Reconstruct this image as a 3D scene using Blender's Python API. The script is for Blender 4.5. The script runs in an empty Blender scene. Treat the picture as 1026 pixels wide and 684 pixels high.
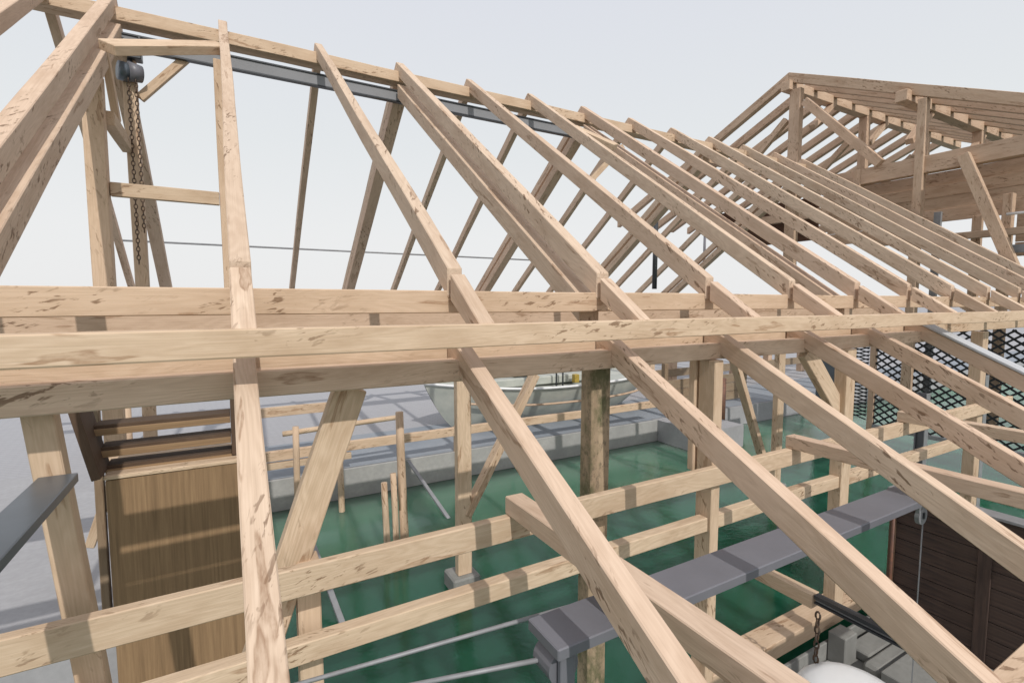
import bpy, bmesh, math, random
from mathutils import Vector, Matrix
random.seed(7)
K = 1.4            # metres per layout unit
ZW = -2.7          # layout height of the water
SC = bpy.context.scene
COL = SC.collection

def W(p):
    return Vector((p[0]*K, p[1]*K, (p[2]-ZW)*K))

# ---------------------------------------------------------------- materials
def new_mat(name):
    m = bpy.data.materials.new(name); m.use_nodes = True
    nt = m.node_tree; nt.nodes.clear()
    out = nt.nodes.new('ShaderNodeOutputMaterial')
    b = nt.nodes.new('ShaderNodeBsdfPrincipled')
    nt.links.new(b.outputs[0], out.inputs[0])
    return m, nt, b

def N(nt, t, **kw):
    n = nt.nodes.new(t)
    for k, v in kw.items():
        if k == 'inp':
            for kk, vv in v.items(): n.inputs[kk].default_value = vv
        else: setattr(n, k, v)
    return n

def ramp(nt, fac, stops):
    r = nt.nodes.new('ShaderNodeValToRGB')
    while len(r.color_ramp.elements) < len(stops): r.color_ramp.elements.new(0.5)
    for e, (p, c) in zip(r.color_ramp.elements, stops):
        e.position = p; e.color = (c[0], c[1], c[2], 1) if not isinstance(c, (int, float)) else (c, c, c, 1)
    nt.links.new(fac, r.inputs[0]); return r.outputs[0]

def mix(nt, fac, a, b, mode='MIX'):
    m = nt.nodes.new('ShaderNodeMix'); m.data_type = 'RGBA'; m.blend_type = mode
    for s, v in ((0, fac), (6, a), (7, b)):
        if hasattr(v, 'is_output'): nt.links.new(v, m.inputs[s])
        else: m.inputs[s].default_value = v if isinstance(v, (int, float)) else (v[0], v[1], v[2], 1)
    return m.outputs[2]

def math_(nt, op, a, b=None):
    m = nt.nodes.new('ShaderNodeMath'); m.operation = op
    for i, v in enumerate((a, b)):
        if v is None: continue
        if hasattr(v, 'is_output'): nt.links.new(v, m.inputs[i])
        else: m.inputs[i].default_value = v
    return m.outputs[0]

def coords(nt, scale, rnd=True, loc=(0, 0, 0)):
    tc = nt.nodes.new('ShaderNodeTexCoord'); v = tc.outputs['Object']
    if rnd:
        oi = nt.nodes.new('ShaderNodeObjectInfo')
        cm = nt.nodes.new('ShaderNodeCombineXYZ')
        for i, s in enumerate((83.0, 37.0, 51.0)):
            nt.links.new(math_(nt, 'MULTIPLY', oi.outputs['Random'], s), cm.inputs[i])
        a = nt.nodes.new('ShaderNodeVectorMath'); a.operation = 'ADD'
        nt.links.new(v, a.inputs[0]); nt.links.new(cm.outputs[0], a.inputs[1]); v = a.outputs[0]
    mp = nt.nodes.new('ShaderNodeMapping'); mp.inputs['Scale'].default_value = scale; mp.inputs['Location'].default_value = loc
    nt.links.new(v, mp.inputs[0]); return mp.outputs[0]

def noise(nt, vec, scale, detail=4, rough=.55, dist=0):
    n = N(nt, 'ShaderNodeTexNoise', inp={'Scale': scale, 'Detail': detail, 'Roughness': rough, 'Distortion': dist})
    nt.links.new(vec, n.inputs['Vector']); return n.outputs[0]

def bump(nt, b, h, strength=.2, dist=.01):
    bp = N(nt, 'ShaderNodeBump', inp={'Strength': strength, 'Distance': dist})
    nt.links.new(h, bp.inputs['Height']); nt.links.new(bp.outputs[0], b.inputs['Normal'])

def wood(name, light, mid, dark, stain=1.0, rough=.75, grey=None):
    m, nt, b = new_mat(name)
    v = coords(nt, (.45, 3.2, 3.2))
    big = noise(nt, v, 1.1, 3, .5, .35)
    rings = math_(nt, 'SINE', math_(nt, 'MULTIPLY', big, 150.0))
    rings = math_(nt, 'MULTIPLY_ADD', rings, .5); nt.nodes[-1].inputs[2].default_value = .5
    fib = noise(nt, coords(nt, (1.6, 130, 130)), 1.0, 3, .6)
    g = math_(nt, 'ADD', math_(nt, 'MULTIPLY', rings, .22), math_(nt, 'MULTIPLY', fib, .88))
    col = ramp(nt, g, [(.24, light), (.62, mid), (1.0, [c*.74 for c in mid])])
    tone = noise(nt, coords(nt, (.25, 1.0, 1.0)), 1.3, 2)
    col = mix(nt, ramp(nt, tone, [(.35, 0.0), (.75, .4)]), col, mid)
    # a per-timber shift in tone
    oi = nt.nodes.new('ShaderNodeObjectInfo')
    col = mix(nt, math_(nt, 'MULTIPLY', oi.outputs['Random'], .30), col, [c*.60 for c in mid])
    r2 = math_(nt, 'FRACT', math_(nt, 'MULTIPLY', oi.outputs['Random'], 17.37))
    col = mix(nt, math_(nt, 'MULTIPLY', r2, .40), col, (mid[0]*1.04, mid[1]*.93, mid[2]*.93))
    blot = noise(nt, coords(nt, (.9, 3.0, 3.0), loc=(4, 9, 2)), 1.7, 5, .65)
    col = mix(nt, ramp(nt, blot, [(.46, 0.0), (.70, .55)]), col, (mid[0]*.66, mid[1]*.58, mid[2]*.52))
    # saw marks, knots and dark streaks, set a little askew to the grain
    def skew(scale, ang):
        v0 = coords(nt, (1, 1, 1)); mp = nt.nodes.new('ShaderNodeMapping'); mp.vector_type = 'POINT'
        mp.inputs['Rotation'].default_value = (0, math.radians(ang), math.radians(ang)); nt.links.new(v0, mp.inputs[0])
        m2 = nt.nodes.new('ShaderNodeMapping'); m2.inputs['Scale'].default_value = scale; nt.links.new(mp.outputs[0], m2.inputs[0])
        return m2.outputs[0]
    patch = noise(nt, coords(nt, (.9, 2.6, 2.6)), 1.2, 2)
    st = noise(nt, skew((2.8, 34, 34), 15), 1.0, 3, .6, .4)
    k = math_(nt, 'MULTIPLY', ramp(nt, st, [(.575, 0.0), (.64, 1.0)]), ramp(nt, patch, [(.49, 0.0), (.60, 1.0)]))
    col = mix(nt, math_(nt, 'MULTIPLY', k, .85*stain), col, dark)
    # spindle shaped bark scars with a darker rim
    sp = noise(nt, coords(nt, (1.1, 7.5, 7.5)), 1.25, 3, .55, .25)
    spm = math_(nt, 'MULTIPLY', ramp(nt, sp, [(.632, 0.0), (.655, 1.0), (.70, .55), (.80, .75)]), .8*stain)
    rag = noise(nt, coords(nt, (9, 40, 40)), 1.0, 4, .7)
    spm = math_(nt, 'MULTIPLY', spm, ramp(nt, rag, [(.33, .25), (.62, 1.0)]))
    col = mix(nt, spm, col, [dark[0]*1.35, dark[1]*1.25, dark[2]*1.15])
    if grey:
        gp = noise(nt, coords(nt, (.5, 1.5, 1.5)), 1.6, 4)
        col = mix(nt, ramp(nt, gp, [(.4, 0.0), (.7, .7)]), col, grey)
    nt.links.new(col, b.inputs['Base Color'])
    b.inputs['Roughness'].default_value = rough
    b.inputs['Specular IOR Level'].default_value = .25
    bump(nt, b, math_(nt, 'SUBTRACT', g, math_(nt, 'MULTIPLY', k, .8)), .22, .006)
    return m

M = {}
M['timber'] = wood('fresh_timber', (.745, .59, .44), (.615, .47, .33), (.21, .125, .072))
M['timber_red'] = wood('rafter_timber', (.745, .59, .455), (.615, .47, .35), (.18, .11, .068), 1.0)
M['hall_timber'] = wood('hall_timber', (.68, .515, .38), (.56, .41, .295), (.18, .105, .062))
M['old_timber'] = wood('weathered_timber', (.36, .27, .18), (.27, .20, .13), (.10, .06, .04), .6, grey=(.30, .25, .19))
M['dark_timber'] = wood('dark_timber', (.15, .10, .068), (.11, .074, .05), (.05, .03, .02), .5)

def pile_mat():
    m, nt, b = new_mat('mossy_pile')
    col = ramp(nt, noise(nt, coords(nt, (.8, 9, 9)), 1.5, 4), [(.3, (.44, .33, .22)), (.75, (.28, .20, .13))])
    sp = noise(nt, coords(nt, (16, 24, 24)), 1.0, 5, .72)
    lo = noise(nt, coords(nt, (1.0, 3.0, 3.0)), 1.2, 3)
    k = math_(nt, 'ADD', sp, math_(nt, 'MULTIPLY', lo, .45))
    col = mix(nt, ramp(nt, k, [(.76, 0.0), (.90, .6)]), col, (.09, .07, .048))
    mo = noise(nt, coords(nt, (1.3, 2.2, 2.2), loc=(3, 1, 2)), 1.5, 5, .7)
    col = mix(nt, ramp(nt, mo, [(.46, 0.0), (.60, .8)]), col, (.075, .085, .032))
    nt.links.new(col, b.inputs['Base Color']); b.inputs['Roughness'].default_value = .85
    bump(nt, b, k, .35, .012); return m
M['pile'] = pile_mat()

def panel_mat():
    m, nt, b = new_mat('oak_boarding')
    v = coords(nt, (.7, 26, 40), False)
    n1 = noise(nt, v, 1.3, 5, .6, .4)
    n2 = noise(nt, coords(nt, (2.5, 60, 90), False), 1.0, 3, .6)
    g = math_(nt, 'ADD', math_(nt, 'MULTIPLY', n1, .7), math_(nt, 'MULTIPLY', n2, .4))
    col = ramp(nt, g, [(.32, (.33, .215, .115)), (.55, (.255, .16, .084)), (.80, (.17, .105, .054))])
    nt.links.new(col, b.inputs['Base Color']); b.inputs['Roughness'].default_value = .7
    bump(nt, b, g, .25, .006); return m
M['panel'] = panel_mat()

def board_mat():
    m, nt, b = new_mat('stained_boards')
    n1 = noise(nt, coords(nt, (1.5, 30, 30), False), 1.2, 4, .6, .3)
    n2 = noise(nt, coords(nt, (.8, 3, 3), False), 1.4, 3)
    col = ramp(nt, n1, [(.3, (.085, .052, .040)), (.7, (.026, .016, .014))])
    col = mix(nt, ramp(nt, n2, [(.45, 0.0), (.75, .5)]), col, (.075, .048, .036))
    nt.links.new(col, b.inputs['Base Color']); b.inputs['Roughness'].default_value = .7
    bump(nt, b, n1, .3, .005); return m
M['boards'] = board_mat()

def plain(name, c, rough=.5, metal=0.0, var=.25, scale=6, c2=None, bmp=.05):
    m, nt, b = new_mat(name)
    n = noise(nt, coords(nt, (1, 1, 1)), scale, 5, .6)
    col = ramp(nt, n, [(.3, c), (.72, c2 if c2 else [x*(1-var) for x in c])])
    nt.links.new(col, b.inputs['Base Color'])
    b.inputs['Roughness'].default_value = rough; b.inputs['Metallic'].default_value = metal
    if bmp: bump(nt, b, n, bmp, .01)
    return m
M['steel'] = plain('painted_steel', (.172, .172, .196), .42, 0, .15, 3, bmp=.02)
M['light_steel'] = plain('light_steel', (.25, .255, .27), .7, 0, .12, 4, bmp=.01)
M['dark_steel'] = plain('dark_steel', (.055, .06, .068), .35, .2, .3, 5)
M['blue_steel'] = plain('blued_steel', (.13, .155, .185), .32, .3, .3, 2)
M['galv'] = plain('galvanised_steel', (.30, .305, .32), .5, .15, .25, 9)
M['zinc'] = plain('zinc_sheet', (.50, .51, .53), .55, 0, .12, 5, bmp=.01)
M['chain'] = plain('chain_iron', (.07, .06, .055), .5, .5, .5, 20, (.14, .075, .04))
M['mesh'] = plain('lattice_paint', (.022, .025, .03), .6, 0, .3, 8)
M['white'] = plain('white_gelcoat', (.80, .81, .82), .3, 0, .06, 3, bmp=.01)
M['brown'] = wood('brown_boards', (.12, .06, .035), (.09, .045, .026), (.05, .03, .02), .5)
M['hull'] = plain('worn_white_paint', (.52, .53, .48), .45, 0, .3, 2.2, (.36, .39, .36))
M['brass'] = plain('yellow_fitting', (.45, .32, .06), .45, 0, .3, 9)
M['rust'] = plain('rusty_pipe', (.22, .10, .06), .6, .2, .5, 12, (.10, .06, .05))

def concrete(name, c, c2, joints=False):
    m, nt, b = new_mat(name)
    n1 = noise(nt, coords(nt, (1, 1, 1), False), .8, 6, .65)
    n2 = noise(nt, coords(nt, (1, 1, 1), False), 14, 4, .6)
    col = ramp(nt, n1, [(.32, c), (.7, c2)])
    col = mix(nt, ramp(nt, n2, [(.35, .25), (.6, 0.0)]), col, [x*.7 for x in c2])
    nt.links.new(col, b.inputs['Base Color']); b.inputs['Roughness'].default_value = .85
    st = noise(nt, coords(nt, (1.2, 3.4, 1), False), 2.6, 4, .6)
    col = mix(nt, ramp(nt, st, [(.40, 0.0), (.66, .35)]), col, [x*.86 for x in c2]); nt.links.new(col, b.inputs['Base Color'])
    bump(nt, b, n2, .15, .01); return m
M['concrete'] = concrete('concrete', (.29, .29, .275), (.20, .20, .19))
M['quay'] = concrete('quay_concrete', (.43, .425, .41), (.32, .32, .315))
M['walk'] = concrete('shaded_walk', (.205, .235, .275), (.30, .325, .36))  # blue-grey roof shade put into the concrete's colour
M['apron'] = concrete('pale_apron', (.39, .39, .405), (.335, .335, .35))

def paving():
    m, nt, b = new_mat('paving_setts')
    tc = nt.nodes.new('ShaderNodeTexCoord')
    mp = nt.nodes.new('ShaderNodeMapping'); mp.inputs['Rotation'].default_value = (0, 0, math.radians(40))
    nt.links.new(tc.outputs['Object'], mp.inputs[0])
    br = N(nt, 'ShaderNodeTexBrick', inp={'Scale': 2.2, 'Mortar Size': .015, 'Color1': (.36, .36, .378, 1), 'Color2': (.345, .345, .363, 1), 'Mortar': (.28, .28, .30, 1)})
    nt.links.new(mp.outputs[0], br.inputs[0])
    n = noise(nt, tc.outputs['Object'], .25, 5)
    col = mix(nt, ramp(nt, n, [(.35, 0.0), (.7, .35)]), br.outputs[0], (.34, .34, .36))
    nt.links.new(col, b.inputs['Base Color']); b.inputs['Roughness'].default_value = .8
    return m
M['paving'] = paving()

def water_mat():
    m, nt, b = new_mat('green_water')
    tc = nt.nodes.new('ShaderNodeTexCoord')
    mp = nt.nodes.new('ShaderNodeMapping'); mp.inputs['Scale'].default_value = (.8, 2.4, 1); mp.inputs['Rotation'].default_value = (0, 0, -.5)
    nt.links.new(tc.outputs['Object'], mp.inputs[0])
    n1 = noise(nt, mp.outputs[0], 3.2, 3, .55, .4)
    n2 = noise(nt, mp.outputs[0], 11, 3, .6)
    h = math_(nt, 'ADD', math_(nt, 'MULTIPLY', n1, .45), math_(nt, 'MULTIPLY', n2, .30))
    big = noise(nt, mp.outputs[0], .35, 2)
    nt.links.new(ramp(nt, big, [(.35, (.010, .072, .040)), (.7, (.015, .088, .050))]), b.inputs['Base Color'])
    ge = nt.nodes.new('ShaderNodeNewGeometry'); sp = nt.nodes.new('ShaderNodeSeparateXYZ'); nt.links.new(ge.outputs['Position'], sp.inputs[0])
    wob = math_(nt, 'MULTIPLY_ADD', noise(nt, mp.outputs[0], .5, 3), 1.6); nt.nodes[-1].inputs[2].default_value = -.8
    wob.node.inputs[2].default_value = -.8
    yy = math_(nt, 'ADD', sp.outputs[1], wob)
    sh = N(nt, 'ShaderNodeMapRange', inp={'From Min': 5.6, 'From Max': 9.7}); nt.links.new(yy, sh.inputs[0])
    base_green = b.inputs['Base Color'].links[0].from_socket
    nt.links.new(mix(nt, math_(nt, 'POWER', sh.outputs[0], 1.5), base_green, (.105, .20, .14)), b.inputs['Base Color'])  # paler toward the quay: shallows plus the wall's reflection painted into the colour
    b.inputs['Specular IOR Level'].default_value = 0.0
    b.inputs['Subsurface Weight'].default_value = 1.0
    b.inputs['Subsurface Radius'].default_value = (.6, 1.2, .9); b.inputs['Subsurface Scale'].default_value = 2.2
    bp = N(nt, 'ShaderNodeBump', inp={'Strength': .13, 'Distance': .05}); nt.links.new(h, bp.inputs['Height'])
    gl = N(nt, 'ShaderNodeBsdfGlossy', inp={'Roughness': .07}); nt.links.new(bp.outputs[0], gl.inputs['Normal'])
    fr = N(nt, 'ShaderNodeFresnel', inp={'IOR': 1.42}); nt.links.new(bp.outputs[0], fr.inputs['Normal'])
    mx = nt.nodes.new('ShaderNodeMixShader'); nt.links.new(math_(nt, 'MINIMUM', fr.outputs[0], .36), mx.inputs[0])
    nt.links.new(b.outputs[0], mx.inputs[1]); nt.links.new(gl.outputs[0], mx.inputs[2])
    out = [n for n in nt.nodes if n.type == 'OUTPUT_MATERIAL'][0]; nt.links.new(mx.outputs[0], out.inputs[0])
    return m
M['water'] = water_mat()

# ---------------------------------------------------------------- builders
def tag(o, label, cat, group=None, kind=None):
    if label: o['label'] = label
    if cat: o['category'] = cat
    if group: o['group'] = group
    if kind: o['kind'] = kind
    return o

def empty(name, loc, label, cat, group=None):
    o = bpy.data.objects.new(name, None); o.empty_display_size = .1
    o.location = W(loc); COL.objects.link(o)
    return tag(o, label, cat, group)

def add(name, bm, mat, parent=None, axis=(1, 0, 0), up=(0, 0, 1), bevel=0.0, smooth=False):
    """link a bmesh (layout units) as one object whose local X runs along the grain"""
    vs = [W(v.co) for v in bm.verts]
    c = sum(vs, Vector()) / len(vs)
    ax = Vector(axis).normalized(); u = Vector(up)
    if abs(ax.dot(u)) > .95: u = Vector((0, 1, 0))
    ay = u.cross(ax).normalized(); az = ax.cross(ay)
    R = Matrix((ax, ay, az)).transposed().to_4x4(); mw = Matrix.Translation(c) @ R
    inv = mw.inverted()
    for v, w in zip(bm.verts, vs): v.co = inv @ w
    bmesh.ops.recalc_face_normals(bm, faces=bm.faces)
    if bevel:
        bmesh.ops.bevel(bm, geom=bm.edges[:], offset=bevel, segments=1, affect='EDGES', clamp_overlap=True)
    if isinstance(mat, str) and ('timber' in mat or mat == 'pile'):
        xs = [v.co.x for v in bm.verts]; a, b_ = min(xs), max(xs); n = int(min(14, (b_-a)/.45))
        for i in range(1, n):
            bmesh.ops.bisect_plane(bm, geom=bm.verts[:]+bm.edges[:]+bm.faces[:], plane_co=(a+(b_-a)*i/n, 0, 0), plane_no=(1, 0, 0))
        rr = random.Random(name+str(len(bpy.data.objects))); p1, p2 = rr.uniform(0, 6), rr.uniform(0, 6); am = rr.uniform(.002, .0055)
        for v in bm.verts:
            x = v.co.x
            v.co.y += am*math.sin(x*1.3+p1) + rr.uniform(-.0012, .0012)
            v.co.z += .7*am*math.sin(x*1.7+p2) + rr.uniform(-.0012, .0012)
    me = bpy.data.meshes.new(name); bm.to_mesh(me); bm.free()
    if smooth:
        for p in me.polygons: p.use_smooth = True
    me.materials.append(M[mat] if isinstance(mat, str) else mat)
    o = bpy.data.objects.new(name, me); COL.objects.link(o)
    if parent is not None:
        o.parent = parent
        pw = parent.get('_mw')
        P = Matrix.Translation(parent.location) if parent.type == 'EMPTY' else parent.matrix_basis
        if parent.parent is not None and parent.type != 'EMPTY':
            P = Matrix.Translation(parent.parent.location) @ parent.matrix_basis
        o.matrix_basis = P.inverted() @ mw
    else:
        o.matrix_basis = mw
    return o

def bm_box(bm, x0, x1, y0, y1, z0, z1):
    v = [bm.verts.new(p) for p in ((x0, y0, z0), (x1, y0, z0), (x1, y1, z0), (x0, y1, z0), (x0, y0, z1), (x1, y0, z1), (x1, y1, z1), (x0, y1, z1))]
    for f in ((0, 3, 2, 1), (4, 5, 6, 7), (0, 1, 5, 4), (1, 2, 6, 5), (2, 3, 7, 6), (3, 0, 4, 7)): bm.faces.new([v[i] for i in f])

BV = .006
def box(name, x0, x1, y0, y1, z0, z1, mat='timber', parent=None, bevel=BV, axis=None):
    bm = bmesh.new(); bm_box(bm, x0, x1, y0, y1, z0, z1)
    d = (abs(x1-x0), abs(y1-y0), abs(z1-z0)); i = d.index(max(d))
    return add(name, bm, mat, parent, axis or ((1, 0, 0), (0, 1, 0), (0, 0, 1))[i], bevel=bevel)

def bm_bar(bm, a, b, w, h, up=(0, 0, 1)):
    a = Vector(a); b = Vector(b); d = (b-a).normalized(); u = Vector(up)
    if abs(d.dot(u)) > .97: u = Vector((0, 1, 0))
    s = u.cross(d).normalized(); t = d.cross(s)
    v = []
    for p in (a, b):
        for i, j in ((-1, -1), (1, -1), (1, 1), (-1, 1)): v.append(bm.verts.new(p + s*i*w/2 + t*j*h/2))
    for f in ((0, 1, 2, 3), (7, 6, 5, 4), (0, 4, 5, 1), (1, 5, 6, 2), (2, 6, 7, 3), (3, 7, 4, 0)): bm.faces.new([v[i] for i in f])

def bar(name, a, b, w, h, mat='timber', parent=None, up=(0, 0, 1), bevel=BV):
    bm = bmesh.new(); bm_bar(bm, a, b, w, h, up)
    return add(name, bm, mat, parent, Vector(b)-Vector(a), up, bevel)

def prism(name, poly, x0, x1, axis, mat='timber_red', parent=None, bevel=BV):
    """polygon in the YZ plane pushed along X"""
    bm = bmesh.new()
    A = [bm.verts.new((x0, y, z)) for y, z in poly]; B = [bm.verts.new((x1, y, z)) for y, z in poly]
    bm.faces.new(A); bm.faces.new(B[::-1]); n = len(poly)
    for i in range(n): bm.faces.new((A[i], B[i], B[(i+1) % n], A[(i+1) % n]))
    return add(name, bm, mat, parent, axis, bevel=bevel)

def bm_tube(bm, pts, r, seg=8, caps=True):
    rings = []
    for i, p in enumerate(pts):
        p = Vector(p); d = (Vector(pts[min(i+1, len(pts)-1)]) - Vector(pts[max(i-1, 0)])).normalized()
        u = Vector((0, 0, 1)) if abs(d.z) < .9 else Vector((0, 1, 0))
        s = u.cross(d).normalized(); t = d.cross(s)
        rr = r[i] if isinstance(r, (list, tuple)) else r
        rings.append([bm.verts.new(p + (s*math.cos(2*math.pi*k/seg) + t*math.sin(2*math.pi*k/seg))*rr) for k in range(seg)])
    for a, b in zip(rings, rings[1:]):
        for k in range(seg): bm.faces.new((a[k], a[(k+1) % seg], b[(k+1) % seg], b[k]))
    if caps: bm.faces.new(rings[0][::-1]); bm.faces.new(rings[-1])

def tube(name, pts, r, mat, parent=None, seg=10, smooth=True):
    bm = bmesh.new(); bm_tube(bm, pts, r, seg)
    return add(name, bm, mat, parent, Vector(pts[-1])-Vector(pts[0]), smooth=smooth)

def chain(name, a, b, link, wire, parent=None, mat='chain'):
    a = Vector(a); b = Vector(b); L = (b-a).length; n = max(2, int(L/(link*.78))); d = (b-a)/L
    s = Vector((1, 0, 0)); s = (s - d*s.dot(d)).normalized(); t = d.cross(s)
    bm = bmesh.new()
    for i in range(n):
        c = a + d*(i+.5)*L/n; side = s if i % 2 else t
        pts = []
        for k in range(12):
            an = 2*math.pi*k/12
            pts.append(c + d*math.sin(an)*link*.5*(1 if abs(math.sin(an)) > .2 else 1) + side*math.cos(an)*link*.27)
        pts.append(pts[0]); pts.append(pts[1])
        bm_tube(bm, pts, wire, 5, False)
    return add(name, bm, mat, parent, d, smooth=True)

# ================================================================ SETTING
def sheet(name, rects, z, mat, kind='structure'):
    bm = bmesh.new()
    for x0, x1, y0, y1 in rects:
        v = [bm.verts.new(p) for p in ((x0, y0, z), (x1, y0, z), (x1, y1, z), (x0, y1, z))]; bm.faces.new(v)
    o = add(name, bm, mat); o['kind'] = kind; return o

ZQ = -2.29
sheet('water', [(-400, 500, 2.05, 7.6), (-400, 3.25, -400, 2.05), (5.6, 500, -400, 2.05)], ZW, 'water')
sheet('ground', [(-500, 700, 8.7, 900)], ZQ-.004, 'paving')
bm = bmesh.new()
L = [(-120, 4.1), (-.43, 4.1), (-.43, 7.0), (7.17, 7.0), (7.17, 5.9), (8.3, 5.9), (8.3, 7.0), (60, 7.0), (60, 8.72), (-120, 8.72)]
top = [bm.verts.new((x, y, ZQ)) for x, y in L]; bot = [bm.verts.new((x, y, -3.6)) for x, y in L]
bm.faces.new(top)
for i in range(len(L)): bm.faces.new((top[i], bot[i], bot[(i+1) % len(L)], top[(i+1) % len(L)]))
q = add('quay', bm, 'apron'); q['kind'] = 'structure'
o = box('quay_wall', -.43, 7.165, 6.955, 6.998, -3.5, ZQ+.003, 'quay', None, .008); o['kind'] = 'structure'
sheet('shaded_quay_top', [(-.42, 7.1, 7.002, 8.69), (7.1, 40, 7.06, 8.69)], ZQ+.006, 'walk')  # thin dark strip painting the shade on the quay top

# ================================================================ BOATHOUSE FRAME
S = .9
RW = .075
house = empty('boathouse', (1.8, 2.2, ZW), 'large unroofed timber boathouse frame of pale rafters, purlins and posts standing over the green dock', 'boathouse')
YR, ZR = 5.985, 2.81
m_up = (ZR-.163)/(YR-2.228)
VD = .146
def zr(y): return ZR - m_up*abs(YR-y)
ax_n = (0, 1, m_up); ax_f = (0, 1, -m_up)
for i in (-1.5, -1, 0, 1, 2, 3, 4, 5, 6, 7, 8, 9, 10, 11):
    x = S*i; w = RW + (.012 if i % 3 == 2 else 0)
    prism('rafter', [(YR, ZR), (2.228, .163), (2.228, .163-VD), (YR, ZR-VD)], x, x+w, ax_n, 'timber_red', house)
    e = .004
    prism('far_rafter', [(YR+.003, ZR), (9.77, zr(9.77)), (9.77, zr(9.77)-VD), (YR+.003, ZR-VD)], x, x+w, ax_f, 'timber_red', house)
# trusses: principal rafters below the common ones
for i in (-1, 2, 5, 8, 11):
    x0, x1 = S*i-.02, S*i+.125
    off = .225
    prism('principal_rafter', [(YR-.09, zr(YR-.09)-off), (2.36, zr(2.36)-off), (2.36, zr(2.36)-off-.155), (YR-.09, zr(YR-.09)-off-.155)], x0, x1, ax_n, 'timber_red', house)
    prism('principal_rafter', [(YR+.09, zr(YR+.09)-off), (9.6, zr(9.6)-off), (9.6, zr(9.6)-off-.155), (YR+.09, zr(YR+.09)-off-.155)], x0, x1, ax_f, 'timber_red', house)
box('ridge_beam', -3.2, 9.99, 5.9, 6.07, 2.555, 2.676, 'timber', house)
# upper purlin, with the slope changing over it
box('upper_purlin', -3.2, 10.0, 2.235, 2.36, -.052, .054, 'timber', house)
box('upper_purlin', -3.2, 10.0, 9.62, 9.75, -.052, .054, 'timber', house)
# kickers carrying the fascia
for i in (-1.5, -1, 0, 1, 2, 3, 4, 5, 6, 7, 8, 9, 10, 11):
    x = S*i
    prism('rafter_tail', [(2.2, .135), (1.881, -.088), (1.881, -.180), (2.2, .010)], x, x+RW, (0, 1, .69), 'timber_red', house)
box('fascia_beam', -3.2, 11.2, 1.845, 1.94, -.1845, -.0895, 'timber', house)
# lower eave: wall plate, blocking, lower rafters
box('blocking', -3.2, 10.2, 2.242, 2.30, -.31, -.14, 'timber', house)
box('wall_plate', -3.2, 5.62, 2.1, 2.19, -.362, -.262, 'timber_red', house)
m_lo = .53
def zl(y): return -.212 - m_lo*(2.1-y)
for i in range(0, 7):
    x = S*i
    prism('eave_rafter', [(2.235, zl(2.235)), (.3, zl(.3)), (.3, zl(.3)-.135), (2.235, zl(2.235)-.125)], x, x+RW, (0, 1, m_lo), 'timber_red', house)
fl = prism('metal_flashing', [(2.2, zl(2.2)+.03), (.3, zl(.3)+.03), (.3, zl(.3)+.004), (2.2, zl(2.2)+.004)], 5.385, 5.54, (0, 1, m_lo), 'zinc', house)
box('eave_purlin', 1.95, 7.0, .46, .545, -1.23, -1.13, 'timber', house)
# guard rails and ceiling joists
box('guard_rail', -2.5, 2.80, 2.01, 2.055, -1.139, -1.02, 'timber', house)
box('guard_rail', 2.804, 7.4, 2.01, 2.055, -1.139, -1.022, 'timber', house)
for xa, xb in ((-2.5, 2.60), (2.69, 4.118), (4.245, 6.64)):
    box('guard_rail', xa, xb, 2.075, 2.145, -1.46, -1.37, 'timber', house)
for x in (1.118, 3.36, 4.94):
    box('ceiling_joist', x, x+.096, -.4, 2.06, -1.019, -.933, 'timber_red', house)
# near row of posts
def post(x0, x1, y0, y1, z0, z1, mat='timber', name='post'): return box(name, x0, x1, y0, y1, z0, z1, mat, house, .008)
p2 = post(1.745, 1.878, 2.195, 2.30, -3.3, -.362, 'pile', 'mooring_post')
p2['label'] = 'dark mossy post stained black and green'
post(2.605, 2.684, 2.06, 2.186, -3.3, -.363)
post(4.122, 4.24, 2.06, 2.158, -2.47, -.363)
post(6.646, 6.773, 2.06, 2.163, -3.0, -.30)
post(.197, .291, 2.2, 2.30, -3.3, -1.10)
post(2.585, 2.64, 2.20, 2.25, -1.1, -.363)
# braces in the near row
bar('brace', (.447, 2.25, -.372), (-.03, 2.25, -1.70), .07, .135, 'timber', house, (1, 0, .3))
bar('brace', (-.58, 2.235, -.37), (-.47, 2.235, -1.55), .07, .085, 'timber', house, (1, 0, .1))
bar('brace', (3.72, 2.16, -.36), (4.16, 2.13, -.86), .06, .135, 'timber', house, (1, 0, 1))
# inner row on concrete piers
YI = 4.15
def inner_post(x, top, name='post'):
    box(name, x, x+.14, YI, YI+.08, -2.56, top, 'timber', house, .008)
    box('pier', x-.07, x+.2, YI-.06, YI+.2, -3.6, -2.56, 'concrete', house, .02)
inner_post(1.758, -.33); inner_post(6.56, -.33)
bar('brace', (2.62, 4.2, -.72), (1.86, 4.2, -2.0), .07, .11, 'timber', house, (1, 0, 1))
bar('brace', (5.60, 4.2, -.62), (6.36, 4.2, -2.20), .07, .11, 'timber', house, (1, 0, -1))
box('inner_beam', -3.2, 9.5, 4.1, 4.24, -.33, -.06, 'hall_timber', house)
box('queen_post', -.93, -.80, 5.0, 5.12, -2.29, 1.74, 'timber', house)
box('inner_post', -.05, .02, 5.08, 5.17, -.34, 2.06, 'timber', house)
box('collar_rail', -.798, -.052, 5.06, 5.11, .835, .945, 'timber', house)
box('king_post', -.80, -.694, 5.985, 6.09, -2.29, 2.35, 'timber', house)
box('collar', -.83, -.75, 5.125, 5.98, 1.40, 1.51, 'timber', house)
bar('strut', (-.79, 5.12, 2.0), (-.79, 5.50, 1.53), .05, .09, 'timber', house)
bar('ridge_brace', (-.68, 6.03, 1.93), (-.28, 6.03, 2.40), .06, .075, 'timber', house, (1, 0, -1))
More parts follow.
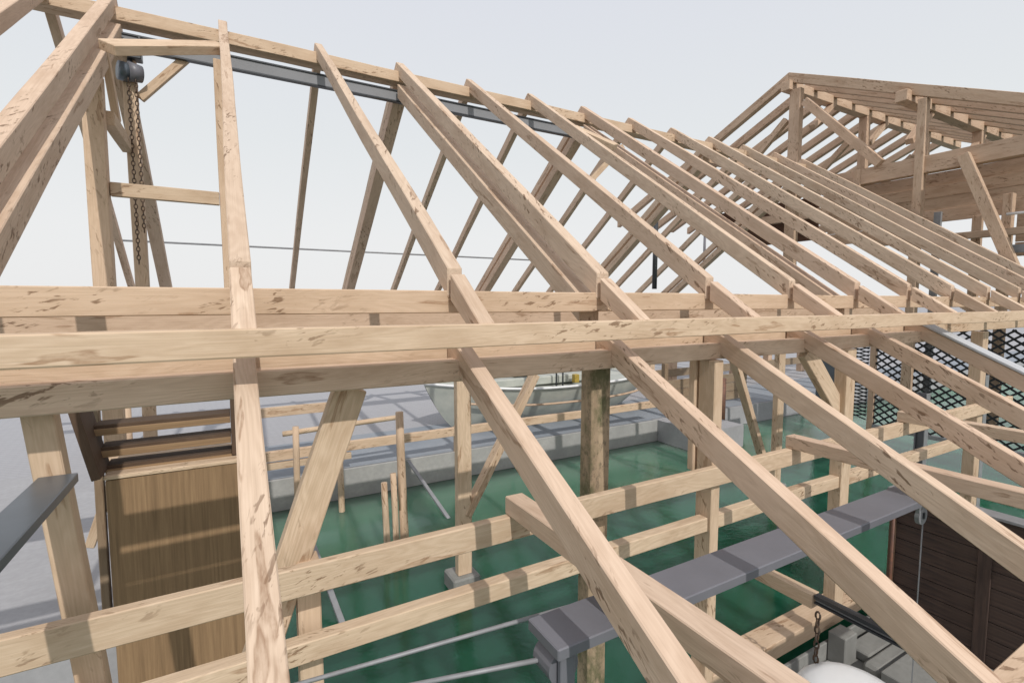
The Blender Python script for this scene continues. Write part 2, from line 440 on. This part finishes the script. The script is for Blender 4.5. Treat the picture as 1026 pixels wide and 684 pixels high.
bar('ridge_brace', (4.71, 5.99, 1.80), (5.30, 5.99, 2.36), .06, .075, 'timber', house, (1, 0, -1))
# diagonal noggins lying in the roof slope
nrm = (0, -m_up, 1)
bar('wind_brace', (-.70, 4.63, zr(4.63)-.055), (.02, 5.22, zr(5.22)-.055), .15, .07, 'timber', house, nrm)
bar('wind_brace', (3.66, 5.02, zr(5.02)-.055), (3.97, 4.62, zr(4.62)-.055), .14, .07, 'timber', house, nrm)
# far row
for x in (1.8, 4.5, 7.2, 9.6):
    post(x, x+.16, 9.62, 9.76, ZQ, -.052)
    bar('brace', (x-.75, 9.7, -.12), (x+.02, 9.7, -.95), .06, .11, 'timber', house, (1, 0, 1))
    bar('brace', (x+.9, 9.7, -.12), (x+.14, 9.7, -.95), .06, .11, 'timber', house, (1, 0, -1))
for x, h in ((10.4, .0), (11.5, -.3), (13.0, 0), (14.6, -.2), (16.4, 0)):
    post(x, x+.2, 9.62, 9.80, ZQ, h, 'hall_timber')
    bar('brace', (x-1.0, 9.7, -.35), (x+.02, 9.7, -1.55), .1, .16, 'hall_timber', house, (1, 0, 1))
    bar('brace', (x+1.15, 9.7, -.35), (x+.2, 9.7, -1.55), .1, .16, 'hall_timber', house, (1, 0, -1))
box('tie_rail', 10.0, 17.5, 9.60, 9.72, -.50, -.30, 'hall_timber', house)
box('tie_rail', 6.8, 16.5, 9.60, 9.70, -2.02, -1.82, 'old_timber', house)
# sill beam on the concrete
box('sill_beam', 2.3, 4.93, 2.07, 2.25, -2.60, -2.47, 'timber', house)

# ================================================================ STEEL
hb = empty('hoist_rail', (2, 5.985, 2.35), 'long grey steel runway beam hung under the boathouse ridge', 'steel beam')
bm = bmesh.new()
bm_box(bm, -.86, 4.56, 5.975, 5.995, 2.362, 2.468); add('web', bm, 'light_steel', hb)
box('lower_flange', -.86, 4.56, 5.955, 6.015, 2.345, 2.361, 'dark_steel', hb, .002)
box('upper_flange', -.86, 4.56, 5.962, 6.008, 2.469, 2.485, 'dark_steel', hb, .002)
box('end_plate', -.66, -.64, 5.93, 6.04, 2.362, 2.468, 'dark_steel', hb, .002)

ch = empty('chain_hoist', (-.74, 5.985, 2.1), 'grey chain hoist with drum and hanging chains under the ridge beam end', 'hoist')
bm = bmesh.new()
poly = [(-.85, 2.40), (-.66, 2.41), (-.655, 2.34), (-.73, 2.285), (-.84, 2.335)]
for sy in (5.90, 6.05):
    A = [bm.verts.new((x, sy, z)) for x, z in poly]; B = [bm.verts.new((x, sy+.02, z)) for x, z in poly]
    bm.faces.new(A); bm.faces.new(B[::-1])
    for k in range(5): bm.faces.new((A[k], B[k], B[(k+1) % 5], A[(k+1) % 5]))
add('trolley_plate', bm, 'galv', ch)
box('trolley_block', -.75, -.64, 5.92, 6.04, 2.255, 2.33, 'dark_steel', ch, .01)
tube('drum', [(-.82, 5.93, 2.125), (-.75, 5.96, 2.125)], .085, 'blue_steel', ch, 18)
tube('gear_case', [(-.745, 5.92, 2.125), (-.65, 5.96, 2.13)], [.088, .075], 'steel', ch, 18)
tube('shackle', [(-.735, 5.98, 2.27), (-.74, 5.97, 2.19)], .022, 'dark_steel', ch, 8)
chain('hand_chain', (-.745, 5.90, 2.06), (-.745, 5.90, .36), .050, .0042, ch)
chain('load_chain', (-.69, 5.90, 2.06), (-.69, 5.90, .66), .050, .0042, ch)

gb = empty('gantry_beam', (2.2, 1.36, -1.2), 'thick grey painted box beam under the eave joists with pulley sheaves', 'steel beam')
box('beam', .876, 3.62, 1.255, 1.445, -1.160, -1.118, 'steel', gb, .006)
def sheave(x, y, z, r):
    tube('sheave', [(x-.012, y, z), (x+.012, y, z)], r, 'steel', gb, 20)
    box('cheek', x-.035, x-.02, y-.035, y+.035, z-.06, -1.161, 'steel', gb, .003)
    box('cheek', x+.02, x+.035, y-.035, y+.035, z-.06, -1.161, 'steel', gb, .003)
bm = bmesh.new(); bm_tube(bm, [(.93, 1.30, -1.225), (.93, 1.40, -1.225)], .06, 20); add('sheave', bm, 'steel', gb, smooth=False)
box('cheek', .90, .96, 1.275, 1.295, -1.33, -1.161, 'steel', gb, .004)
bm = bmesh.new(); bm_tube(bm, [(3.41, 1.262, -1.222), (3.41, 1.285, -1.222)], .05, 20); add('sheave', bm, 'galv', gb, smooth=False)
bm = bmesh.new(); bm_box(bm, 3.365, 3.455, 1.264, 1.283, -1.222, -1.161); add('cheek', bm, 'galv', gb)
bm = bmesh.new(); bm_box(bm, 3.402, 3.418, 1.255, 1.261, -1.235, -1.20); add('pin', bm, 'dark_steel', gb)
tube('hoist_rope', [(3.43, 1.27, -1.22), (3.425, 1.27, -2.35)], .0035, 'galv', gb, 6)
tag(tube('cable', [(1.242, 1.5, -1.184), (.171, 1.95, -1.441), (-.5, 2.23, -1.60)], .0085, 'galv', None, 6), 'upper of two taut grey steel cables running left from the grey box beam', 'cable')
tag(tube('cable', [(.88, 1.37, -1.225), (.525, 1.6, -1.334), (-.2, 2.07, -1.557)], .0085, 'galv', None, 6), 'lower taut grey steel cable ending at the pulley below the box beam', 'cable')
tag(tube('cable', [(-1.6, 10.2, .99), (8.3, 10.2, .99)], .018, 'galv', None, 6), 'thin grey cable stretched level across the sky behind the far rafters', 'cable')

# flat blued bar at the far left
tag(box('steel_bar', -.585, -.48, .3, 2.19, -.615, -.583, 'blue_steel', None, .004), 'flat blue-grey steel bar running out to a leaning timber at far left', 'steel bar')

ib = empty('jib_beam', (3.9, 1.6, -2.3), 'dark grey steel jib beam above the concrete step, lower right', 'steel beam')
box('top_flange', 3.74, 3.80, .2, 2.02, -2.225, -2.195, 'dark_steel', ib, .002)
box('web', 3.765, 3.775, .2, 2.02, -2.25, -2.226, 'galv', ib, .002)
box('bottom_flange', 3.745, 3.795, .2, 2.02, -2.265, -2.251, 'dark_steel', ib, .002)
tag(box('timber_stub', 3.735, 3.83, 2.03, 2.75, -2.31, -2.20, 'timber', None), 'short horizontal timber between a steel column and the dark jib beam', 'timber beam')

for (x, y, z0, z1, lab) in ((4.95, 3.0, -3.4, -2.0, 'dark steel column with one bright side standing in water by the sill beam'),
                            (7.62, 2.9, -3.4, -1.15, 'slim grey steel column in the water behind the lower guard rail'),
                            (8.1, 2.5, -3.4, -.9, 'thin steel column at the far right above the dark cabin')):
    c = empty('steel_column', (x, y, z0), lab, 'column')
    box('flange', x-.05, x+.05, y-.055, y-.045, z0, z1, 'galv', c, .001)
    box('web', x-.006, x+.006, y-.044, y+.044, z0, z1, 'steel', c, .001)
    box('flange', x-.05, x+.05, y+.045, y+.055, z0, z1, 'steel', c, .001)

# ================================================================ LEFT SHED
sh = empty('shed', (-.35, 4.0, -2.7), 'brown boarded box with an open slatted frame on top, at the left by the quay', 'shed')
box('panel', -.735, .04, 3.93, 3.97, -2.66, -1.125, 'panel', sh, .006, (0, 0, 1))
box('side_panel', .0, .042, 3.975, 4.5, -2.66, -1.125, 'dark_timber', sh, .006, (0, 0, 1))
box('side_panel', -.735, -.70, 3.975, 4.5, -2.66, -1.125, 'dark_timber', sh, .006, (0, 0, 1))
box('ledge', -.74, .045, 3.925, 4.42, -1.122, -1.095, 'timber', sh)
bar('slanted_post', (-.76, 4.0, -1.09), (-.87, 4.0, -.55), .3, .05, 'dark_timber', sh, (1, 0, .2))
box('corner_post', -.035, .035, 4.02, 4.34, -1.09, -.55, 'dark_timber', sh)
for k, (z, xl) in enumerate(((-.79, -.80), (-.935, -.775), (-1.06, -.75))):
    box('slat', xl, -.036, 4.05, 4.22, z-.035, z, 'dark_timber', sh, .004)
    box('slat_edge', xl, -.036, 4.03, 4.049, z-.065, z-.022, 'panel', sh, .003)
post(-.865, -.815, 4.3, 4.36, ZQ, -.55, 'old_timber')
bar('brace', (-.80, 4.5, -1.30), (-.95, 4.5, -1.75), .05, .06, 'timber', house, (1, 0, 0))

# ================================================================ DARK CABIN + CONCRETE, lower right
cb = empty('cabin', (4.9, 1.2, -2.7), 'dark brown boarded cabin wall at the lower right below the rafters', 'cabin')
nb = 12; z0, z1 = -3.1, -1.56
for k in range(nb):
    za = z0+(z1-z0)*k/nb; zb = z0+(z1-z0)*(k+1)/nb-.006
    box('board', 4.75, 4.78, -1.2, 1.935, za, zb, 'boards', cb, .003)
box('batten', 4.735, 4.749, 1.33, 1.41, z0, z1, 'boards', cb, .003)
box('corner_post', 4.74, 4.80, 1.937, 1.985, z0, z1, 'dark_timber', cb, .003)
box('cap', 4.72, 4.86, -1.2, 2.0, z1+.003, z1+.025, 'galv', cb, .003)
box('back_wall', 4.785, 5.6, 1.90, 1.93, z0, z1, 'boards', cb, .003)
tag(tube('pipe', [(4.72, 1.945, -3.0), (4.72, 1.945, -1.68)], .013, 'rust', None, 8), 'thin rusty brown pipe at the corner of the dark cabin', 'pipe')
o = box('concrete_floor', 3.25, 5.6, -2, 2.03, -3.6, -2.80, 'concrete', None, .01); o['kind'] = 'structure'
o = box('concrete_kerb', 3.22, 5.6, 2.034, 2.062, -3.6, -2.665, 'concrete', None, .008); o['kind'] = 'structure'
st = empty('concrete_step', (4.3, 1.8, -2.8), 'grey concrete plinth and low steps under the sill beam beside the cabin', 'steps')
box('plinth', 3.98, 4.15, 1.90, 2.03, -2.798, -2.56, 'concrete', st, .01)
box('step', 4.19, 4.73, 1.83, 1.99, -2.798, -2.72, 'concrete', st, .015)
box('step', 4.05, 4.73, 1.70, 1.815, -2.798, -2.70, 'concrete', st, .03)
box('face_block', 4.0, 4.73, 1.2, 1.67, -2.798, -2.66, 'concrete', st, .01)
# white dinghy hanging by a chain
dg = empty('dinghy', (3.2, 1.55, -2.6), 'upturned white dinghy hanging on a chain at the bottom edge', 'dinghy')
bm = bmesh.new(); bmesh.ops.create_uvsphere(bm, u_segments=24, v_segments=12, radius=1)
for v in bm.verts:
    x, y, z = v.co; z = max(z, -.15); z = min(z, .80)
    v.co = (3.17+x*.33, 1.44+y*.36, -2.50+z*.26)
add('hull', bm, 'white', dg, smooth=True)
chain('chain', (3.205, 1.7, -1.98), (3.205, 1.7, -2.32), .055, .0065, dg)

# ================================================================ LATTICE SCREEN
ls = empty('lattice_screen', (10.3, 3.5, -2.3), 'black diamond lattice screen standing at the far right end of the dock', 'screen')
bm = bmesh.new()
Y0, Y1, Z0, Z1 = 1.3, 4.72, -2.25, -.42
st_ = .125
def clip(c, sgn):
    # line  (y-Y0)*.72 + sgn*(z-Z0) = c
    pts = []
    for y in (Y0, Y1):
        z = Z0 + sgn*(c-(y-Y0)*.72)
        if Z0-1e-6 <= z <= Z1+1e-6: pts.append((y, z))
    for z in (Z0, Z1):
        y = Y0 + (c - sgn*(z-Z0))/.72
        if Y0 < y < Y1: pts.append((y, z))
    return pts[:2] if len(pts) >= 2 else None
for sgn, dx in ((1, 0), (-1, .012)):
    c = -2.2
    while c < 5:
        p = clip(c, sgn)
        if p: bm_bar(bm, (10.3+dx, p[0][0], p[0][1]), (10.3+dx, p[1][0], p[1][1]), 0.008, .031, (0, -sgn*.1, 1))
        c += st_
add('lattice', bm, 'mesh', ls, (0, 1, 0))
for y in (Y0, Y1): box('screen_post', 10.27, 10.36, y-.045, y+.045, -3.3, -.2, 'hall_timber', ls)
box('screen_rail', 10.28, 10.35, Y0, Y1, -2.33, -2.26, 'galv', ls, .003)
ls2 = empty('lattice_screen', (10.3, 5.0, -2.3), 'narrow black lattice screen seen edge-on behind the grey panels', 'screen')
bm = bmesh.new()
for k in range(26):
    z = -2.2+k*.07
    bm_bar(bm, (10.32, 4.80, z), (10.32, 5.15, z+.10), .008, .022); bm_bar(bm, (10.335, 4.80, z+.10), (10.335, 5.15, z), .008, .022)
add('lattice', bm, 'mesh', ls2, (0, 1, 0))
box('frame', 10.30, 10.35, 5.16, 5.2, -3.3, -.4, 'dark_steel', ls2, .002)
tag(box('sheet_panel', 10.28, 10.31, 5.22, 5.72, -2.5, -.45, 'blue_steel', None, .003), 'grey metal sheet panel upright beside the narrow lattice', 'panel')
tag(box('stake', 8.6, 8.66, 4.2, 4.26, -3.2, -2.05, 'timber', None), 'short pale stake standing in the water in front of the lattice', 'stake')

# ================================================================ HALL at the far end
hall = empty('hall', (10.1, 4, -2.7), 'taller brown timber hall frame with its own wide gable at the far right', 'hall')
HX, HY, HZ = 10.1, 6.454, 4.665
mh, mf = .4645, .44
def zh(y): return HZ - (mh*(HY-y) if y < HY else mf*(y-HY))
for j in range(11):
    x = HX+.74*j
    prism('hall_rafter', [(HY, HZ), (-.6, zh(-.6)), (-.6, zh(-.6)-.19), (HY, HZ-.19)], x, x+.13, (0, 1, mh), 'hall_timber', hall, .008)
    prism('hall_far_rafter', [(HY+.003, HZ), (11.6, zh(11.6)), (11.6, zh(11.6)-.19), (HY+.003, HZ-.19)], x, x+.13, (0, 1, -mf), 'hall_timber', hall, .008)
box('hall_ridge_beam', 10.0, 18, 6.36, 6.55, 4.29, 4.47, 'hall_timber', hall, .01)
box('hall_purlin', 9.95, 18, 4.28, 4.46, 3.36, 3.545, 'hall_timber', hall, .01)
box('hall_purlin', 9.95, 18, 1.4, 1.58, 2.02, 2.205, 'hall_timber', hall, .01)
box('hall_purlin', 10.0, 18, 8.5, 8.68, 3.38, 3.565, 'hall_timber', hall, .01)
box('hall_tie_beam', 10.14, 10.29, -1.0, 6.0, 2.14, 2.42, 'hall_timber', hall, .01)
box('hall_post', 10.1, 10.24, 4.06, 4.19, -2.3, 3.36, 'hall_timber', hall, .01)
box('hall_post', 10.1, 10.24, 6.20, 6.42, .3, 4.29, 'hall_timber', hall, .01)
box('hall_post', 10.12, 10.26, 5.02, 5.14, 1.7, 2.42, 'hall_timber', hall, .01)
bar('hall_brace', (10.12, 6.10, 3.98), (10.12, 4.70, 2.44), .12, .15, 'hall_timber', hall, (0, 1, 1))
bar('hall_brace', (10.10, 3.53, 2.30), (10.10, 2.75, .20), .12, .15, 'hall_timber', hall, (0, 1, 0))
bar('hall_brace', (10.17, 6.50, 3.75), (10.17, 7.70, 2.70), .10, .13, 'hall_timber', hall, (0, 1, 1))
for xb in (10.9, 13.2, 15.4):
    bar('hall_brace', (xb, 6.40, 3.70), (xb+.75, 6.42, 4.30), .1, .12, 'hall_timber', hall, (1, 0, 1))
    bar('hall_brace', (xb-.6, 4.36, 2.75), (xb+.15, 4.38, 3.37), .1, .12, 'hall_timber', hall, (1, 0, 1))
for xb in (13.0, 16.0):
    box('hall_post', xb, xb+.16, 6.36, 6.54, 2.362, 4.29, 'hall_timber', hall, .01)
    box('hall_post', xb, xb+.16, 4.28, 4.44, 2.362, 3.36, 'hall_timber', hall, .01)
    box('hall_tie_beam', xb+.02, xb+.14, -1, 9.5, 2.14, 2.36, 'hall_timber', hall, .01)
    bar('hall_brace', (xb+.06, 6.7, 3.9), (xb+.06, 8.2, 2.5), .1, .13, 'hall_timber', hall, (0, 1, 1))
hz = [1.38, 1.60, 1.81, 2.02, 2.24, 2.46]
for a, b_ in zip(hz, hz[1:]):
    box('hall_cladding_board', 10.75+.014*(hz.index(a) % 2), 10.79+.014*(hz.index(a) % 2)*3, -1.6, 5.9, a-.001, b_-.007, 'hall_timber', hall, .006)
box('hall_cladding_board', 10.75, 10.79, 4.35, 5.9, 1.15, 1.372, 'hall_timber', hall, .006)
for k in range(3):
    box('hall_cladding_board', 10.77, 10.81, -1.6, 3.05, .72+.22*k, .72+.22*(k+1)-.008, 'hall_timber', hall, .006)
box('hall_rail', 10.4, 10.5, -1.0, 5.0, 1.02, 1.13, 'hall_timber', hall, .008)
box('hall_post', 10.45, 10.58, 3.02, 3.14, -2.3, 1.66, 'hall_timber', hall, .008)
box('hall_post', 10.85, 10.97, 2.1, 2.6, -2.3, 1.40, 'hall_timber', hall, .008)
box('hall_post', 10.6, 10.7, 3.42, 3.54, -.4, 1.40, 'hall_timber', hall, .008)
tag(box('steel_column', 10.5, 10.56, 3.92, 4.02, -2.3, 1.52, 'galv', None, .004), 'pale grey steel column rising behind the rafters at the hall gable', 'column')
tag(box('steel_rail', 10.3, 10.36, -1.0, 2.98, .74, .86, 'galv', None, .004), 'pale grey steel rail across the hall at far right', 'rail')
tag(tube('lamp_tube', [(10.35, 2.60, 1.33), (10.35, 3.05, 1.33)], .022, 'white', None, 8), 'white tube lamp on the hall wall at the far right', 'lamp')

# brown boarded wall beyond the far rafters
bw = empty('boarded_wall', (12, 8.5, -2.3), 'dark brown boarded gable wall glimpsed between the rafters', 'wall')
for k in range(7):
    box('wall_board', 13.4, 13.45, 7.6, 10.7, 1.62+.16*k, 1.62+.16*(k+1)-.004, 'brown', bw, .004)

# ================================================================ FAR SIDE: boat, fences, poles
boat = empty('boat', (5.4, 8.3, ZQ), 'old white wooden boat laid up on the quay behind the timber posts', 'boat')
X0, X1, YB = 2.90, 8.0, 8.35
bm = bmesh.new(); NS, NV = 26, 9
rows = []
for i in range(NS+1):
    t = i/NS
    b = .80*max(.02, 1-(1-min(t/.45, 1))**2.2) * (1 if t < .7 else max(.03, max(0.0, 1-(max(0.0, t-.7)/.3)**2.4)**.5))
    sheer = -1.43 - .12*math.sin(math.pi*t) - .05*t
    keel = -2.34 + (.03 if t < .04 else 0) + (.38*((t-.72)/.28)**2 if t > .72 else 0)
    row = []
    for j in range(2*NV+1):
        u = j/NV-1                       # -1 .. 1 across
        k = abs(u); z = keel + (sheer-keel)*k**1.7
        y = b*math.copysign(min(1, (k**.75)), u)
        x = X0 + (X1-X0)*t
        if t < .25: x += .62*(1-k**1.1)*(1-t/.25)
        if t > .8: x -= .5*(1-k**.8)*((t-.8)/.2)
        row.append(bm.verts.new((x, YB+y, z)))
    rows.append(row)
for a, b_ in zip(rows, rows[1:]):
    for j in range(2*NV): bm.faces.new((a[j], a[j+1], b_[j+1], b_[j]))
add('hull', bm, 'hull', boat, (1, 0, 0), smooth=True)
bm = bmesh.new()
dl = []
for i in range(NS+1):
    t = i/NS
    b = .80*max(.02, 1-(1-min(t/.45, 1))**2.2) * (1 if t < .7 else max(.03, max(0.0, 1-(max(0.0, t-.7)/.3)**2.4)**.5)) - .015
    z = -1.47 - .12*math.sin(math.pi*t) - .05*t
    x = X0 + (X1-X0)*t
    dl.append((bm.verts.new((x, YB-max(b, .004), z)), bm.verts.new((x, YB+max(b, .004), z))))
for a, b_ in zip(dl, dl[1:]): bm.faces.new((a[0], a[1], b_[1], b_[0]))
add('deck', bm, 'hull', boat)
def gun(t, s, dz=0, db=0):
    b = .80*max(.02, 1-(1-min(t/.45, 1))**2.2) * (1 if t < .7 else max(.03, max(0.0, 1-(max(0.0, t-.7)/.3)**2.4)**.5)) + db
    return (X0+(X1-X0)*t, YB+s*b, -1.43-.12*math.sin(math.pi*t)-.05*t+dz)
tube('rubbing_strake', [gun(i/30, -1, -.30, -.01) for i in range(3, 29)], .022, 'hall_timber', boat, 6)
tube('gunwale', [gun(i/30, -1, .0, .012) for i in range(0, 31)], .025, 'white', boat, 6)
cabin_top = box('cabin', 4.1, 6.4, YB-.38, YB+.38, -1.58, -1.42, 'hull', boat, .03)
box('hatch', 4.6, 5.1, YB-.25, YB+.25, -1.415, -1.36, 'dark_steel', cabin_top, .01)
for x in (4.0, 4.75, 5.35, 5.5, 7.3): tube('stanchion', [(x, YB-.55, -1.6), (x, YB-.55, -1.12)], .018, 'dark_steel', boat, 6)
tube('lifeline', [(4.0, YB-.55, -1.15), (5.5, YB-.55, -1.15), (7.3, YB-.55, -1.15)], .008, 'dark_steel', boat, 5)
box('locker', 5.75, 5.86, YB-.6, YB-.5, -1.56, -1.40, 'brass', boat, .01)
pts = [(5.95+.06*math.cos(a), YB-.80, -1.80+.11*math.sin(a)) for a in [math.pi+math.pi*k/10 for k in range(11)]]
tube('fender_loop', [(5.89, YB-.8, -1.64)]+pts+[(6.01, YB-.8, -1.64)], .016, 'brass', boat, 6)
box('chock', 4.2, 4.4, YB-.3, YB+.3, ZQ, -2.2, 'old_timber', boat, .01)
box('chock', 6.4, 6.6, YB-.3, YB+.3, ZQ, -2.2, 'old_timber', boat, .01)

# fence along the quay edge
fe = empty('fence', (3.5, 6.9, ZQ), 'low pale timber guard fence along the quay edge in front of the boat', 'fence')
box('rail', .30, 7.02, 6.86, 6.93, -2.01, -1.885, 'timber', fe)
box('rail', .30, 1.35, 6.86, 6.92, -2.12, -2.035, 'timber', fe)
for x in (2.90, 5.55): box('fence_post', x, x+.16, 6.935, 7.0, -2.9, -1.89, 'timber', fe)
f2 = empty('fence', (1.2, 6.7, ZQ), 'thin pole handrail with one round-topped stake left of the boat', 'fence')
tube('rail', [(.50, 6.76, -1.645), (2.02, 6.76, -1.60)], .035, 'timber', f2, 8)
tube('stake', [(.635, 6.69, -3.2), (.645, 6.69, -1.555)], .038, 'timber', f2, 8)
for (x, y, r_, zt, lab) in ((-1.95, 9.6, .05, -.55, 'pale round post far left behind the slatted frame'), (-1.45, 9.5, .045, -.55, 'second pale round post behind the slatted frame, right of the first')):
    tag(tube('round_post', [(x, y, ZQ), (x, y, zt)], r_, 'timber', None, 10), lab, 'post')
f3 = tag(box('rail', .20, 1.25, 7.6, 7.68, -1.60, -1.47, 'timber', None), 'single horizontal rail above the quay between rafter and brace at left', 'rail'); f3.name = 'timber_rail'
# mooring poles
def pole(x, y, zt, r, lab): tag(tube('mooring_pole', [(x+.03, y, -3.4), (x, y, (zt-3.4)/2), (x-.02, y, zt)], [r*1.1, r, r*.9], 'timber', None, 9), lab, 'pole', 'mooring poles in the dock')
pole(1.585, 5.30, -1.2, .048, 'tallest of the three pale mooring poles standing in the water')
pole(1.49, 5.26, -1.86, .036, 'middle short mooring pole, slightly taller than the one on its left')
pole(1.375, 5.20, -1.92, .036, 'shortest mooring pole, leftmost in the cluster')
tag(tube('mooring_pole', [(1.155, 6.55, -3.4), (1.14, 6.55, -2.05)], .04, 'timber', None, 9), 'lone pale pole in the water close to the quay wall behind the brace', 'pole', 'mooring poles in the dock')
tag(bar('slip_rail', (2.16, 6.92, -2.30), (2.29, 5.60, -2.74), .05, .03, 'galv', None), 'grey metal slip rail dipping from the quay wall into the water', 'rail')
tag(bar('slip_rail', (.60, 5.0, -2.33), (.735, 3.95, -2.76), .05, .03, 'galv', None), 'pale metal slip rail entering the water behind the upper guard rail', 'rail')
# hanging dark pole
tag(tube('hanging_pole', [(8.55, 8.5, 1.9), (8.55, 8.5, .30)], .055, 'dark_steel', None, 8), 'thick black pole hanging behind the far rafters right of centre', 'pole')
tag(tube('hanging_pole', [(10.2, 8.5, 1.9), (10.2, 8.5, .42)], .03, 'steel', None, 8), 'thin grey rod hanging beside the black pole behind the rafters', 'pole')
tag(tube('standpipe', [(9.1, 7.0, -2.75), (9.1, 7.0, -1.62)], .07, 'rust', None, 10), 'rusty brown standpipe against the quay wall beside the leaning brace', 'pipe')
bf = empty('board_fence', (10.5, 8.8, ZQ), 'solid weathered board fence on the quay right of the boat', 'fence')
for k in range(3): box('board', 7.9, 10.6, 7.5, 7.54, -2.25+.2*k, -2.25+.2*(k+1)-.01, 'old_timber', bf, .004)
for x in (7.95, 9.2, 10.5): box('fence_post', x, x+.1, 7.55, 7.65, ZQ, -1.3, 'old_timber', bf)

# ================================================================ LIGHT, SKY, CAMERA
sun_dir = Vector((.08, 1, -.90)).normalized()       # the way the light travels
elev = math.asin(-sun_dir.z)
to_sun = -sun_dir
az = math.atan2(to_sun.x, to_sun.y)                  # clockwise from +Y
w = bpy.data.worlds.new('World'); SC.world = w; w.use_nodes = True
nt = w.node_tree; nt.nodes.clear()
out = nt.nodes.new('ShaderNodeOutputWorld'); bg = nt.nodes.new('ShaderNodeBackground')
sky = nt.nodes.new('ShaderNodeTexSky'); sky.sky_type = 'NISHITA'; sky.sun_disc = False
sky.sun_elevation = elev; sky.sun_rotation = az
sky.air_density = 1.0; sky.dust_density = 3.0; sky.ozone_density = 1.0
hsv = N(nt, 'ShaderNodeHueSaturation', inp={'Saturation': .16, 'Value': 1.0})
nt.links.new(sky.outputs[0], hsv.inputs['Color'])
# a thin, even veil of high cloud over the clear sky
tc = nt.nodes.new('ShaderNodeTexCoord'); sx = nt.nodes.new('ShaderNodeSeparateXYZ'); nt.links.new(tc.outputs['Generated'], sx.inputs[0])
veil = ramp(nt, sx.outputs[2], [(0.0, (8.8, 8.8, 8.8)), (.12, (8.6, 8.7, 8.75)), (.28, (8.0, 8.3, 8.5)), (.56, (7.4, 7.65, 8.4)), (1.0, (8.4, 8.5, 8.9))])
col = mix(nt, .94, hsv.outputs[0], veil)
nt.links.new(col, bg.inputs[0]); bg.inputs[1].default_value = .1
nt.links.new(bg.outputs[0], out.inputs[0])
ld = bpy.data.lights.new('sun', 'SUN'); ld.energy = 2.5; ld.angle = math.radians(.6); ld.color = (1, .955, .89)
lo = bpy.data.objects.new('sun', ld); COL.objects.link(lo)
lo.rotation_euler = sun_dir.to_track_quat('-Z', 'Y').to_euler()

right = Vector((.87189021, -.4897014, 0)); down = Vector((-.03856625, -.06866539, -.99689403)); fwd = Vector((.48818041, .86918214, -.07875463))
cd = bpy.data.cameras.new('camera'); cd.sensor_fit = 'HORIZONTAL'; cd.sensor_width = 36; cd.lens = 500/1026*36
cd.clip_start = .05; cd.clip_end = 3000
co = bpy.data.objects.new('camera', cd); COL.objects.link(co)
mw = Matrix((right, -down, -fwd)).transposed().to_4x4(); mw.translation = W((0, 0, 0)); co.matrix_world = mw
SC.camera = co
SC.render.engine = 'CYCLES'
SC.view_settings.view_transform = 'Standard'; SC.view_settings.look = 'None'; SC.view_settings.exposure = 0; SC.view_settings.gamma = 1
SC.cycles.use_denoising = True
SC.cycles.max_bounces = 8; SC.cycles.sample_clamp_indirect = 8
